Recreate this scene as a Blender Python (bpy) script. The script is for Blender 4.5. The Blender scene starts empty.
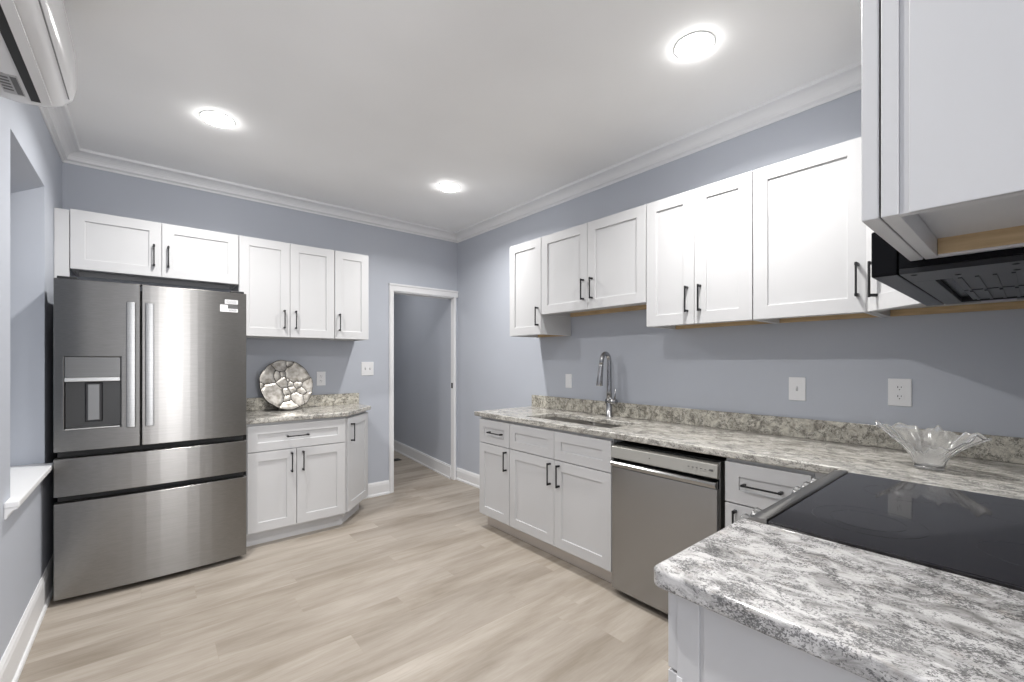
import bpy, bmesh, math, random
from mathutils import Vector, Matrix, noise
random.seed(7)
PI = math.pi
scene = bpy.context.scene
COL = scene.collection

# ------------------------------------------------------------------ camera
YAW, FPX, CYPX, CAMH = .6965, 435.7, 361.0, 1.337
cam_d = bpy.data.cameras.new('camera'); cam = bpy.data.objects.new('camera', cam_d); COL.objects.link(cam)
cam.location = (0, 0, CAMH); cam.rotation_euler = (PI/2, 0, -YAW)
cam_d.sensor_width = 36; cam_d.sensor_fit = 'HORIZONTAL'; cam_d.lens = 36*FPX/1024
cam_d.shift_y = (CYPX-341)/1024; cam_d.clip_start = .02
scene.camera = cam

# ------------------------------------------------------------------ world, exposure
w = bpy.data.worlds.new('world'); scene.world = w; w.use_nodes = True
w.node_tree.nodes['Background'].inputs[0].default_value = (.80, .88, 1, 1)
w.node_tree.nodes['Background'].inputs[1].default_value = .4
vs = scene.view_settings
vs.view_transform = 'Standard'; vs.look = 'None'; vs.gamma = 1; vs.use_curve_mapping = False
vs.exposure = 0.40

def area(name, loc, rot, sx, sy, power, color, shape='RECTANGLE', spread=PI):
    d = bpy.data.lights.new(name, 'AREA'); d.shape = shape; d.size = sx
    if shape in ('RECTANGLE', 'ELLIPSE'): d.size_y = sy
    d.energy = power; d.color = color; d.spread = spread
    o = bpy.data.objects.new(name, d); COL.objects.link(o); o.location = loc; o.rotation_euler = rot
    return o
LAMP_W = 15
CEIL = 2.76
LAMPS = [(.315, 3.075), (1.89, 3.065), (1.89, .98), (.315, .98)]
# added fill lamp, unseen, in front of the rear door behind the camera 
area('added_fill_south', (-.1+.62, -2.9, 1.25), (-PI/2, 0, PI), .75, 2.0, 42, (.98, .98, 1))

# ------------------------------------------------------------------ room dimensions
XR, YB, XL = 2.69, 4.18, -.44
YS = -.18            # kitchen face of the south partition
PX = .80             # where that partition starts
YF = -3.0            # far wall of the room behind the camera
CT = .927            # counter top

# ------------------------------------------------------------------ materials
def mat(name, color, rough=.5, metal=0, **kw):
    m = bpy.data.materials.new(name); m.use_nodes = True
    b = m.node_tree.nodes['Principled BSDF']
    b.inputs['Base Color'].default_value = (*color, 1)
    b.inputs['Roughness'].default_value = rough; b.inputs['Metallic'].default_value = metal
    for k, v in kw.items(): b.inputs[k.replace('_', ' ')].default_value = v
    return m
def nodes(m): return m.node_tree.nodes, m.node_tree.links, m.node_tree.nodes['Principled BSDF']
def N(m, t, **kw):
    n = m.node_tree.nodes.new(t)
    for k, v in kw.items(): setattr(n, k, v)
    return n
def ramp(m, stops):
    r = N(m, 'ShaderNodeValToRGB'); e = r.color_ramp.elements
    while len(e) < len(stops): e.new(.5)
    for q, (p, c) in zip(e, stops):
        q.position = p; q.color = (*c, 1) if len(c) == 3 else c
    return r
def coords(m, scale=(1, 1, 1), rot=(0, 0, 0), kind='Object'):
    tc = N(m, 'ShaderNodeTexCoord'); mp = N(m, 'ShaderNodeMapping')
    mp.inputs['Scale'].default_value = scale; mp.inputs['Rotation'].default_value = rot
    m.node_tree.links.new(tc.outputs[kind], mp.inputs[0]); return mp
def paint(name, color, rough, bump=.02, scale=180):
    m = mat(name, color, rough); ns, lk, b = nodes(m)
    mp = coords(m); n = N(m, 'ShaderNodeTexNoise'); n.inputs['Scale'].default_value = scale
    n.inputs['Detail'].default_value = 3
    bp = N(m, 'ShaderNodeBump'); bp.inputs['Strength'].default_value = bump; bp.inputs['Distance'].default_value = .002
    lk.new(mp.outputs[0], n.inputs['Vector']); lk.new(n.outputs[0], bp.inputs['Height']); lk.new(bp.outputs[0], b.inputs['Normal'])
    n2 = N(m, 'ShaderNodeTexNoise'); n2.inputs['Scale'].default_value = 1.3
    r = ramp(m, [(.3, tuple(c*.97 for c in color)), (.7, tuple(min(1, c*1.03) for c in color))])
    lk.new(mp.outputs[0], n2.inputs['Vector']); lk.new(n2.outputs[0], r.inputs[0]); lk.new(r.outputs[0], b.inputs['Base Color'])
    return m
M_wall = paint('blue_grey_wall_paint', (.485, .51, .565), .55, .05)
M_ceil = paint('ceiling_paint', (.92, .92, .92), .8, .02)
M_trim = paint('white_trim_paint', (.80, .80, .81), .4, .01)
M_cab = paint('white_cabinet_lacquer', (.59, .59, .597), .35, .006)
M_toe = paint('white_toe_floor_bounce', (.66, .60, .54), .45, .006)  # white toe kicks with warm floor bounce put into the colour
M_black = mat('matt_black_metal', (.012, .012, .014), .35, .3)
M_dark = mat('black_plastic', (.012, .012, .014), .4)
M_gap = mat('dark_cavity', (.02, .02, .02), .6)
M_white = mat('white_plastic', (.82, .82, .83), .3)
M_gloss = mat('glossy_white_plastic', (.80, .80, .81), .18)
M_hood = mat('glossy_black_enamel', (.004, .004, .005), .22, Specular_IOR_Level=.10)
M_glassblack = mat('black_ceramic_glass', (.012, .011, .013), .06)
M_line = mat('grey_burner_marking', (.035, .035, .038), .2)
M_greymark = mat('dark_grey_marking', (.12, .12, .12), .5)
M_side = mat('fridge_side_grey', (.07, .07, .072), .45, .4)

def wood(name, c1, c2):
    m = mat(name, c1, .6); ns, lk, b = nodes(m)
    mp = coords(m, (1.5, 1.5, 14)); n = N(m, 'ShaderNodeTexNoise'); n.inputs['Scale'].default_value = 6; n.inputs['Detail'].default_value = 6
    r = ramp(m, [(.3, c1), (.7, c2)])
    lk.new(mp.outputs[0], n.inputs['Vector']); lk.new(n.outputs[0], r.inputs[0]); lk.new(r.outputs[0], b.inputs['Base Color']); return m
M_wood = wood('unfinished_wood', (.42, .29, .15), (.58, .42, .24))

def steel(name, color, rough, axis='X', aniso=.75, dark=.9):
    """brushed steel: fine grain along one axis"""
    m = mat(name, color, rough, 1.0); ns, lk, b = nodes(m)
    sc = {'X': (2, 400, 400), 'Z': (400, 400, 2)}[axis]
    mp = coords(m, sc); n = N(m, 'ShaderNodeTexNoise'); n.inputs['Scale'].default_value = 1; n.inputs['Detail'].default_value = 2
    r = ramp(m, [(.35, tuple(c*dark for c in color)), (.65, color)])
    lk.new(mp.outputs[0], n.inputs['Vector']); lk.new(n.outputs[0], r.inputs[0]); lk.new(r.outputs[0], b.inputs['Base Color'])
    b.inputs['Anisotropic'].default_value = aniso; b.inputs['Anisotropic Rotation'].default_value = .25
    t = N(m, 'ShaderNodeTangent'); t.direction_type = 'RADIAL'; t.axis = 'Z'
    lk.new(t.outputs[0], b.inputs['Tangent'])
    return m
M_steel = steel('brushed_stainless', (.275, .268, .258), .28)
M_steel_dw = steel('dishwasher_stainless', (.38, .38, .38), .24)
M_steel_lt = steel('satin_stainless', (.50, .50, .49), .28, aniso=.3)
M_handle = steel('handle_stainless', (.30, .30, .298), .3, aniso=.3)
M_sink = steel('sink_stainless', (.55, .53, .50), .3, aniso=.2)
M_chrome = mat('brushed_nickel', (.40, .40, .41), .22, 1.0)
M_silver = mat('silver_leaf', (.66, .63, .59), .36, .9)
ns, lk, b = nodes(M_silver)
_mp = coords(M_silver); _n = N(M_silver, 'ShaderNodeTexNoise'); _n.inputs['Scale'].default_value = 28; _n.inputs['Detail'].default_value = 4
_r = ramp(M_silver, [(.3, (.22, .20, .175)), (.65, (.46, .44, .41))])
lk.new(_mp.outputs[0], _n.inputs['Vector']); lk.new(_n.outputs[0], _r.inputs[0]); lk.new(_r.outputs[0], b.inputs['Base Color'])
M_outline = mat('dark_pewter', (.05, .045, .04), .4, .6)
M_glass = mat('clear_glass', (1, 1, 1), .12, 0, Transmission_Weight=.88, IOR=1.42)
M_pane = mat('window_glass', (.95, .98, 1), .02, 0, Transmission_Weight=1.0, IOR=1.1)
def emit(name, color, s):
    m = mat(name, (0, 0, 0), .5); ns, lk, b = nodes(m)
    b.inputs['Emission Color'].default_value = (*color, 1); b.inputs['Emission Strength'].default_value = s; return m
M_lamp = emit('lamp_diffuser_glow', (1, .99, .97), 40)
M_hall_fill = emit('hall_fill_glow', (1, .99, .97), 12)  # glow of the unseen lamp added to fill the hall

def granite(name, light, mid, dark, stretch, sc=1.0, warm=(.55, .47, .36), rot=0.0, thr=.0):
    m = mat(name, light, .16); ns, lk, b = nodes(m)
    tc = N(m, 'ShaderNodeTexCoord')
    def tex(scale, detail, st, dist=0., rough=.6, off=0):
        mp = N(m, 'ShaderNodeMapping'); mp.inputs['Scale'].default_value = st; mp.inputs['Location'].default_value = (off, off*.7, off*.3)
        mp.inputs['Rotation'].default_value = (0, 0, rot)
        lk.new(tc.outputs['Object'], mp.inputs[0])
        n = N(m, 'ShaderNodeTexNoise'); n.inputs['Scale'].default_value = scale*sc; n.inputs['Detail'].default_value = detail
        n.inputs['Roughness'].default_value = rough; n.inputs['Distortion'].default_value = dist
        lk.new(mp.outputs[0], n.inputs['Vector']); return n
    one = (1, 1, 1)
    a = tex(9, 9, stretch, 1.0, .72)
    r1 = ramp(m, [(.36-thr, mid), (.47, tuple((x+y)/2 for x, y in zip(light, mid))), (.56, light), (.75, tuple(min(1, x*1.12) for x in light))])
    lk.new(a.outputs[0], r1.inputs[0])
    w_ = tex(14, 4, stretch, .5, .6, 3.1)
    r2 = ramp(m, [(.56, (0, 0, 0)), (.70, (1, 1, 1))]); lk.new(w_.outputs[0], r2.inputs[0])
    mx = N(m, 'ShaderNodeMix', data_type='RGBA'); mx.inputs['B'].default_value = (*warm, 1)
    mul = N(m, 'ShaderNodeMath', operation='MULTIPLY'); mul.inputs[1].default_value = .4
    lk.new(r2.outputs[0], mul.inputs[0]); lk.new(mul.outputs[0], mx.inputs['Factor']); lk.new(r1.outputs[0], mx.inputs['A'])
    # dark flecks, gathered in bands
    f = tex(130, 3, tuple(min(1, s*1.3) for s in stretch), .6, .7, 7.7)
    band = tex(11, 5, stretch, 1.2, .65, 1.3)
    rb = ramp(m, [(.40, (1, 1, 1)), (.60, (0, 0, 0))]); lk.new(band.outputs[0], rb.inputs[0])
    ma = N(m, 'ShaderNodeMath', operation='MULTIPLY'); ma.inputs[1].default_value = .20; lk.new(rb.outputs[0], ma.inputs[0])
    mb = N(m, 'ShaderNodeMath', operation='ADD'); lk.new(f.outputs[0], mb.inputs[0]); lk.new(ma.outputs[0], mb.inputs[1])
    rf = ramp(m, [(.615, (0, 0, 0)), (.70, (1, 1, 1))]); lk.new(mb.outputs[0], rf.inputs[0])
    mx2 = N(m, 'ShaderNodeMix', data_type='RGBA'); mx2.inputs['B'].default_value = (*dark, 1)
    mul2 = N(m, 'ShaderNodeMath', operation='MULTIPLY'); mul2.inputs[1].default_value = .75; lk.new(rf.outputs[0], mul2.inputs[0])
    lk.new(mul2.outputs[0], mx2.inputs['Factor']); lk.new(mx.outputs['Result'], mx2.inputs['A'])
    lk.new(mx2.outputs['Result'], b.inputs['Base Color'])
    return m
M_granite = granite('streaked_granite', (.56, .55, .545), (.20, .195, .19), (.05, .05, .052), (1, .62, 1), 2.0, warm=(.46, .42, .38), rot=.5)
M_granite_r = granite('streaked_granite_lit_tone', (.60, .58, .535), (.27, .255, .23), (.07, .065, .06), (1, .55, 1), 2.1, warm=(.48, .44, .37), rot=.1)  # same stone as the near slab; other lighting put into its colour
M_splash = granite('speckled_granite', (.66, .63, .55), (.30, .275, .23), (.05, .045, .04), (1, 1, 1), 2.1, warm=(.46, .42, .35))

def floor_mat():
    m = mat('light_oak_vinyl_planks', (.5, .45, .38), .42); ns, lk, b = nodes(m)
    tc = N(m, 'ShaderNodeTexCoord')
    PW, PL = .178, 1.22
    sx = N(m, 'ShaderNodeSeparateXYZ'); lk.new(tc.outputs['Object'], sx.inputs[0])
    def mth(op, a, c=None):
        n = N(m, 'ShaderNodeMath', operation=op)
        for i, v in enumerate((a, c)):
            if v is None: continue
            if isinstance(v, (int, float)): n.inputs[i].default_value = v
            else: lk.new(v, n.inputs[i])
        return n.outputs[0]
    yr = mth('DIVIDE', sx.outputs['Y'], PW); row = mth('FLOOR', yr)
    wn1 = N(m, 'ShaderNodeTexWhiteNoise', noise_dimensions='1D'); lk.new(row, wn1.inputs['W'])
    xr = mth('ADD', mth('DIVIDE', sx.outputs['X'], PL), wn1.outputs['Value']); colm = mth('FLOOR', xr)
    cmb = N(m, 'ShaderNodeCombineXYZ'); lk.new(row, cmb.inputs[0]); lk.new(colm, cmb.inputs[1])
    wn2 = N(m, 'ShaderNodeTexWhiteNoise', noise_dimensions='3D'); lk.new(cmb.outputs[0], wn2.inputs['Vector'])
    def edge(v, wd):
        f = mth('FRACT', v); d = mth('MINIMUM', f, mth('SUBTRACT', 1.0, f)); return mth('LESS_THAN', d, wd)
    seam = mth('MAXIMUM', edge(yr, .0009/PW), edge(xr, .0009/PL))
    # grain, shifted by plank
    sep = N(m, 'ShaderNodeVectorMath', operation='SCALE'); sep.inputs['Scale'].default_value = 7.0
    lk.new(wn2.outputs['Color'], sep.inputs[0])
    add = N(m, 'ShaderNodeVectorMath', operation='ADD'); lk.new(tc.outputs['Object'], add.inputs[0]); lk.new(sep.outputs[0], add.inputs[1])
    def grain(sc, sx, sy, det, dist):
        mp = N(m, 'ShaderNodeMapping'); mp.inputs['Scale'].default_value = (sx, sy, 1); lk.new(add.outputs[0], mp.inputs[0])
        n = N(m, 'ShaderNodeTexNoise'); n.inputs['Scale'].default_value = sc; n.inputs['Detail'].default_value = det; n.inputs['Distortion'].default_value = dist
        n.inputs['Roughness'].default_value = .6
        lk.new(mp.outputs[0], n.inputs['Vector']); return n
    g1 = grain(1.0, 1.3, 8, 7, .35)
    r1 = ramp(m, [(.30, (.265, .225, .18)), (.50, (.365, .322, .274)), (.70, (.45, .405, .355))]); lk.new(g1.outputs[0], r1.inputs[0])
    g2 = grain(1.0, 7, 110, 4, .3)
    r2 = ramp(m, [(.30, (.93, .92, .91)), (.62, (1.03, 1.03, 1.03))]); lk.new(g2.outputs[0], r2.inputs[0])
    mu = N(m, 'ShaderNodeMix', data_type='RGBA', blend_type='MULTIPLY'); mu.inputs['Factor'].default_value = 1
    lk.new(r1.outputs[0], mu.inputs['A']); lk.new(r2.outputs[0], mu.inputs['B'])
    rp = ramp(m, [(0, (.86, .85, .84)), (1, (1.06, 1.06, 1.06))]); lk.new(wn2.outputs['Value'], rp.inputs[0])
    mu2 = N(m, 'ShaderNodeMix', data_type='RGBA', blend_type='MULTIPLY'); mu2.inputs['Factor'].default_value = 1
    lk.new(mu.outputs['Result'], mu2.inputs['A']); lk.new(rp.outputs[0], mu2.inputs['B'])
    # knots
    g3 = grain(1.0, 3.4, 26, 2, .2)
    r3 = ramp(m, [(.72, (0, 0, 0)), (.80, (1, 1, 1))]); lk.new(g3.outputs[0], r3.inputs[0])
    mk = N(m, 'ShaderNodeMix', data_type='RGBA'); mk.inputs['B'].default_value = (.22, .17, .12, 1)
    mm = N(m, 'ShaderNodeMath', operation='MULTIPLY'); mm.inputs[1].default_value = .5; lk.new(r3.outputs[0], mm.inputs[0]); lk.new(mm.outputs[0], mk.inputs['Factor'])
    lk.new(mu2.outputs['Result'], mk.inputs['A'])
    ml = N(m, 'ShaderNodeMix', data_type='RGBA'); ml.inputs['B'].default_value = (.30, .25, .20, 1)
    lk.new(mth('MULTIPLY', seam, .55), ml.inputs['Factor']); lk.new(mk.outputs['Result'], ml.inputs['A'])
    lk.new(ml.outputs['Result'], b.inputs['Base Color'])
    bp = N(m, 'ShaderNodeBump'); bp.inputs['Strength'].default_value = .15; bp.inputs['Distance'].default_value = .001
    lk.new(g2.outputs[0], bp.inputs['Height']); lk.new(bp.outputs[0], b.inputs['Normal'])
    return m
M_floor = floor_mat()

# ------------------------------------------------------------------ helpers
def box(bm, a, c, m=None):
    x0, y0, z0 = a; x1, y1, z1 = c
    vv = [bm.verts.new(p) for p in [(x0,y0,z0),(x1,y0,z0),(x1,y1,z0),(x0,y1,z0),(x0,y0,z1),(x1,y0,z1),(x1,y1,z1),(x0,y1,z1)]]
    fs = [bm.faces.new([vv[i] for i in f]) for f in [(3,2,1,0),(4,5,6,7),(0,1,5,4),(1,2,6,5),(2,3,7,6),(3,0,4,7)]]
    if m is not None:
        for f in fs: f.material_index = m
    return vv
def prism(bm, pts, axis, a0, a1):
    """closed outline extruded along an axis; pts are the other two coordinates in xyz order"""
    def mk(p, a):
        if axis == 'x': return (a, p[0], p[1])
        if axis == 'y': return (p[0], a, p[1])
        return (p[0], p[1], a)
    A = [bm.verts.new(mk(p, a0)) for p in pts]; B = [bm.verts.new(mk(p, a1)) for p in pts]
    n = len(pts)
    bm.faces.new(A); bm.faces.new(B[::-1])
    for i in range(n): bm.faces.new([A[i], B[i], B[(i+1) % n], A[(i+1) % n]])
def tube(bm, path, radii, seg=20, caps=True):
    path = [Vector(p) for p in path]
    if not hasattr(radii, '__len__'): radii = [radii]*len(path)
    rings = []; up = None
    for i, p in enumerate(path):
        t = (path[min(i+1, len(path)-1)] - path[max(i-1, 0)]).normalized()
        if up is None:
            up = Vector((0, 0, 1)) if abs(t.z) < .9 else Vector((0, 1, 0))
        u = t.cross(up).normalized(); v = u.cross(t).normalized(); up = v
        rings.append([bm.verts.new(p + radii[i]*(math.cos(2*PI*k/seg)*u + math.sin(2*PI*k/seg)*v)) for k in range(seg)])
    for a, c in zip(rings, rings[1:]):
        for k in range(seg):
            f = bm.faces.new([a[k], a[(k+1) % seg], c[(k+1) % seg], c[k]]); f.smooth = True
    if caps:
        bm.faces.new(rings[0][::-1]); bm.faces.new(rings[-1])
def lathe(bm, prof, seg=40, centre=(0, 0, 0)):
    cx, cy, cz = centre; rings = []
    for r, z in prof:
        if r < 1e-6: rings.append([bm.verts.new((cx, cy, cz+z))])
        else: rings.append([bm.verts.new((cx+r*math.cos(2*PI*k/seg), cy+r*math.sin(2*PI*k/seg), cz+z)) for k in range(seg)])
    for a, c in zip(rings, rings[1:]):
        for k in range(seg):
            k2 = (k+1) % seg
            vs_ = [a[0], c[k2], c[k]] if len(a) == 1 else ([a[k], a[k2], c[0]] if len(c) == 1 else [a[k], a[k2], c[k2], c[k]])
            f = bm.faces.new(vs_); f.smooth = True
def BM(): return bmesh.new()
def obj(name, bm, m, parent=None, bevel=0, seg=2, loc=None, world=False):
    """link a mesh; world=True means the vertices are world coordinates and the parent sits unrotated at its location"""
    bmesh.ops.recalc_face_normals(bm, faces=bm.faces[:])
    me = bpy.data.meshes.new(name)
    if world:
        off = parent.location if parent is not None else Vector(loc or (0, 0, 0))
        if parent is not None and parent.parent is not None: off = off + parent.parent.location
        for v in bm.verts: v.co -= off
    bm.to_mesh(me); bm.free()
    for q in (m if isinstance(m, (list, tuple)) else [m]): me.materials.append(q)
    o = bpy.data.objects.new(name, me); COL.objects.link(o)
    if parent is not None: o.parent = parent
    if loc is not None: o.location = loc
    if bevel:
        md = o.modifiers.new('edge', 'BEVEL'); md.width = bevel; md.segments = seg; md.limit_method = 'ANGLE'; md.angle_limit = math.radians(40)
        md.harden_normals = False
    return o
def tag(o, label, cat, group=None):
    o['label'] = label; o['category'] = cat
    if group: o['group'] = group
    return o
def thing(name, label, cat, loc=(0, 0, 0), rz=0, group=None):
    o = bpy.data.objects.new(name, None); COL.objects.link(o); o.empty_display_size = .1
    o.location = loc; o.rotation_euler = (0, 0, rz); return tag(o, label, cat, group)
def struct(name, bm, m, parent=None, bevel=0):
    o = obj(name, bm, m, parent, bevel)
    if parent is None: o['kind'] = 'structure'
    return o

# ================================================================== ROOM SHELL
HX = 2.80            # hallway wall seen through the doorway
HY = 7.4
T = .12
bm = BM(); box(bm, (XL-.5, YF-.2, -.08), (3.2, HY+.2, 0)); struct('floor', bm, M_floor)
bm = BM(); box(bm, (XL-.5, YF-.2, CEIL), (3.2, HY+.2, CEIL+.1)); struct('ceiling', bm, M_ceil)
# right wall
bm = BM(); box(bm, (XR, YF, 0), (XR+.1, YB, CEIL)); struct('wall_right', bm, M_wall)
# back wall with doorway
DX0, DX1, DZ = 1.914, 2.650, 2.055
bm = BM()
box(bm, (XL-.5, YB, 0), (DX0, YB+T, CEIL)); box(bm, (DX0, YB, DZ), (DX1, YB+T, CEIL)); box(bm, (DX1, YB, 0), (XR+.1, 4.234, CEIL))
struct('wall_back', bm, M_wall)
# hallway
hyx = lambda y: 2.645+(y-4.23)*.108
bm = BM(); prism(bm, [(2.645, 4.235), (hyx(HY), HY), (hyx(HY)+.15, HY), (XR+.1, YB+T), (XR, 4.235)], 'z', 0, CEIL); struct('wall_hall_right', bm, M_wall)
bm = BM(); box(bm, (1.2, YB+T, 0), (1.3, HY, CEIL)); struct('wall_hall_left', bm, M_wall)
bm = BM(); box(bm, (1.2, HY, 0), (HX+.1, HY+.1, CEIL)); struct('wall_hall_end', bm, M_wall)
# left wall with a deep window recess
NY0, NY1, NZ0, NZ1, ND = 2.74, 3.53, .765, 2.31, .37
XO = XL-ND-.05
bm = BM()
box(bm, (XO, YF, 0), (XL, NY0, CEIL)); box(bm, (XO, NY1, 0), (XL, YB+T, CEIL)); box(bm, (XO, NY0, 0), (XL, NY1, NZ0-.02))
prism(bm, [(XL, NZ1), (XL, CEIL), (XO, CEIL), (XO, NZ1-.21), (XL-ND, NZ1-.21)], 'y', NY0, NY1)
struct('wall_left', bm, M_wall)
wn = bpy.data.objects.new('window_1', None); COL.objects.link(wn); wn.location = (XL-ND, (NY0+NY1)/2, NZ0); wn['kind'] = 'structure'
zt = NZ1-.21
bm = BM()
fx0, fx1 = XL-ND-.01, XL-ND+.03
for a, c in [((NY0, NZ0), (NY0+.05, zt)), ((NY1-.05, NZ0), (NY1, zt)), ((NY0+.05, NZ0), (NY1-.05, NZ0+.06)), ((NY0+.05, zt-.05), (NY1-.05, zt)), ((NY0+.05, 1.42), (NY1-.05, 1.46))]:
    box(bm, (fx0, a[0], a[1]), (fx1, c[0], c[1]))
obj('window_frame', bm, M_trim, wn, .002, world=True)
bm = BM(); box(bm, (XL-ND+.002, NY0+.05, NZ0+.06), (XL-ND+.008, NY1-.05, zt-.05)); obj('window_pane', bm, M_pane, wn, world=True)
# sill board: stool inside the recess, horns and nosing in front of the wall
bm = BM()
prism(bm, [(XL-ND+.03, NY0+.002), (XL-ND+.03, NY1-.002), (XL, NY1-.002), (XL, 3.50), (-.398, 3.50), (-.398, 2.63), (XL, 2.63), (XL, NY0+.002)], 'z', NZ0-.018, NZ0+.006)
obj('window_sill', bm, M_trim, wn, .004, world=True)
bm = BM()
prism(bm, [(XL, NZ0-.062), (XL+.006, NZ0-.062), (XL+.012, NZ0-.045), (XL+.024, NZ0-.030), (XL+.037, NZ0-.026), (XL+.037, NZ0-.018), (XL, NZ0-.018)], 'y', 2.635, 3.49)
obj('sill_apron', bm, M_trim, wn, .002, world=True)
# south partition, room behind the camera
bm = BM(); box(bm, (PX-.02, YS-.12, 0), (XR, YS, CEIL)); struct('wall_south', bm, M_wall)
bm = BM()
GX0, GX1, GZ = .16, 1.0, 2.1
box(bm, (XL-.5, YF-.12, 0), (GX0, YF, CEIL)); box(bm, (GX1, YF-.12, 0), (XR+.1, YF, CEIL)); box(bm, (GX0, YF-.12, GZ), (GX1, YF, CEIL))
struct('wall_rear', bm, M_wall)
dn = bpy.data.objects.new('door_2', None); COL.objects.link(dn); dn.location = ((GX0+GX1)/2, YF-.05, 0); dn['kind'] = 'structure'  # unseen glazed door added for the bright band in the fridge
bm = BM()
for a, c in [((GX0, 0), (GX0+.09, GZ)), ((GX1-.09, 0), (GX1, GZ)), ((GX0+.09, 0), (GX1-.09, .18)), ((GX0+.09, GZ-.10), (GX1-.09, GZ))]:
    box(bm, (a[0], YF-.08, a[1]), (c[0], YF-.03, c[1]))
obj('door_frame', bm, M_trim, dn, .002, world=True)
bm = BM(); box(bm, (GX0+.09, YF-.06, .18), (GX1-.09, YF-.054, GZ-.10)); obj('door_pane', bm, M_pane, dn, world=True)

# crown moulding: cove profile
def crown(name, axis, a0, a1, wallc, s):
    # profile as (distance from wall, z)
    p = [(0, 2.672), (.006, 2.672), (.010, 2.684), (.022, 2.690)]
    for i in range(7):
        t = i/6*PI/2
        p.append((.088-.062*math.cos(t), 2.692+.050*math.sin(t)))
    p += [(.092, 2.744), (.096, CEIL), (0, CEIL)]
    bm = BM(); prism(bm, [(wallc+s*d, z) for d, z in p], axis, a0, a1)
    struct(name, bm, M_trim)
crown('trim_1', 'y', YS, YB, XR, -1)
crown('trim_2', 'x', XL, XR, YB, -1)
crown('trim_3', 'y', YF, YB, XL, 1)
crown('trim_4', 'x', PX, XR, YS, 1)
# baseboards
def baseboard(name, axis, a0, a1, wallc, s, h=.135):
    p = [(0, 0), (.024, 0), (.024, .012), (.020, .020), (.014, .024), (.014, h-.035), (.011, h-.022), (.011, h-.016), (.005, h-.004), (.004, h), (0, h)]
    bm = BM(); prism(bm, [(wallc+s*d, z) for d, z in p], axis, a0, a1); struct(name, bm, M_trim)
baseboard('baseboard_right', 'y', 2.90, YB, XR, -1)
baseboard('baseboard_back', 'x', 1.56, 1.871, YB, -1)
baseboard('baseboard_left', 'y', YF, YB, XL, 1, .17)
bm = BM()
for d_, za, zb_ in ((.014, 0, .135), (.009, .135, .15), (.022, 0, .018)):
    prism(bm, [(2.645-d_, 4.236), (hyx(HY)-d_, HY), (hyx(HY)+.01, HY), (2.655, 4.236)], 'z', za, zb_)
struct('baseboard_hall', bm, M_trim)
# doorway casing
dk = bpy.data.objects.new('door_1', None); COL.objects.link(dk); dk.location = (DX0, YB, 0); dk['kind'] = 'structure'
def casing_v(x0, x1):
    bm = BM(); box(bm, (x0, YB-.016, 0), (x1, YB, DZ)); 
    inner = x1-.012 if x1 <= DX0+.01 else x0
    box(bm, (x0+.006, YB-.021, 0), (x0+.020, YB-.014, DZ)) if x1 <= DX0+.01 else None
    obj('door_casing', bm, M_trim, dk, .003, world=True)
casing_v(1.871, DX0+.004); casing_v(DX1-.012, DX1+.014)
bm = BM(); box(bm, (1.871, YB-.016, DZ-.004), (XR-.001, YB, DZ+.062)); box(bm, (1.868, YB-.024, DZ+.050), (XR-.001, YB, DZ+.070))
obj('door_casing_head', bm, M_trim, dk, .003, world=True)
bm = BM(); box(bm, (DX0-.001, YB-.004, 0), (DX0+.010, YB+T+.004, DZ)); obj('door_jamb', bm, M_trim, dk, .001, world=True)
bm = BM(); box(bm, (DX1-.013, YB-.004, 0), (DX1+.001, 4.235, DZ)); obj('door_jamb', bm, M_trim, dk, .001, world=True)
bm = BM(); box(bm, (DX0+.014, YB-.004, DZ-.014), (DX1-.014, YB+T+.004, DZ+.001)); obj('door_head_jamb', bm, M_trim, dk, .001, world=True)
bm = BM(); box(bm, (DX1-.016, YB+.012, 1.03), (DX1-.0125, YB+.042, 1.09)); obj('strike_plate', bm, M_black, dk, world=True)

# ================================================================== CEILING DOWNLIGHTS
LL = ['round recessed ceiling light nearest the refrigerator', 'round recessed ceiling light farthest away, near the doorway corner',
      'round recessed ceiling light above the dishwasher counter, beside the right crown', 'round recessed ceiling light nearer the left air conditioner side']
for (x, y), l in zip(LAMPS, LL):
    t = thing('recessed_ceiling_light', l, 'ceiling light', (x, y, CEIL), 0, 'recessed ceiling lights')
    bm = BM(); lathe(bm, [(.078, -.003), (.084, -.004), (.087, -.002), (.088, 0)], 48); obj('trim_ring', bm, M_white, t)
    bm = BM(); lathe(bm, [(0, -.026), (.03, -.025), (.055, -.020), (.072, -.012), (.079, -.002)], 48); obj('diffuser', bm, M_lamp, t)
    area('downlight', (x, y, CEIL-.034), (0, 0, 0), .09, .09, LAMP_W, (1, .985, .96), 'DISK', math.radians(150))
for x, y in [(.5, -1.6), (1.9, -1.6), (1.75, 5.3)]:  # unseen lamps added as fill behind the camera and in the hall
    t = thing('recessed_ceiling_light', 'round ceiling light added as fill in the hallway' if y > 0 else 'round ceiling light added as fill in the room behind the partition, '+('left' if x < 1 else 'right'), 'ceiling light', (x, y, CEIL), 0, 'recessed ceiling lights')
    bm = BM(); lathe(bm, [(.078, -.003), (.084, -.004), (.087, -.002), (.088, 0)], 48); obj('trim_ring', bm, M_white, t)
    bm = BM(); lathe(bm, [(0, -.026), (.03, -.025), (.055, -.020), (.072, -.012), (.079, -.002)], 48); obj('diffuser', bm, M_lamp if y < 0 else M_hall_fill, t)
    area('downlight', (x, y, CEIL-.034), (0, 0, 0), .09, .09, LAMP_W if y < 0 else 7, (1, .985, .96), 'DISK')

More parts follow.
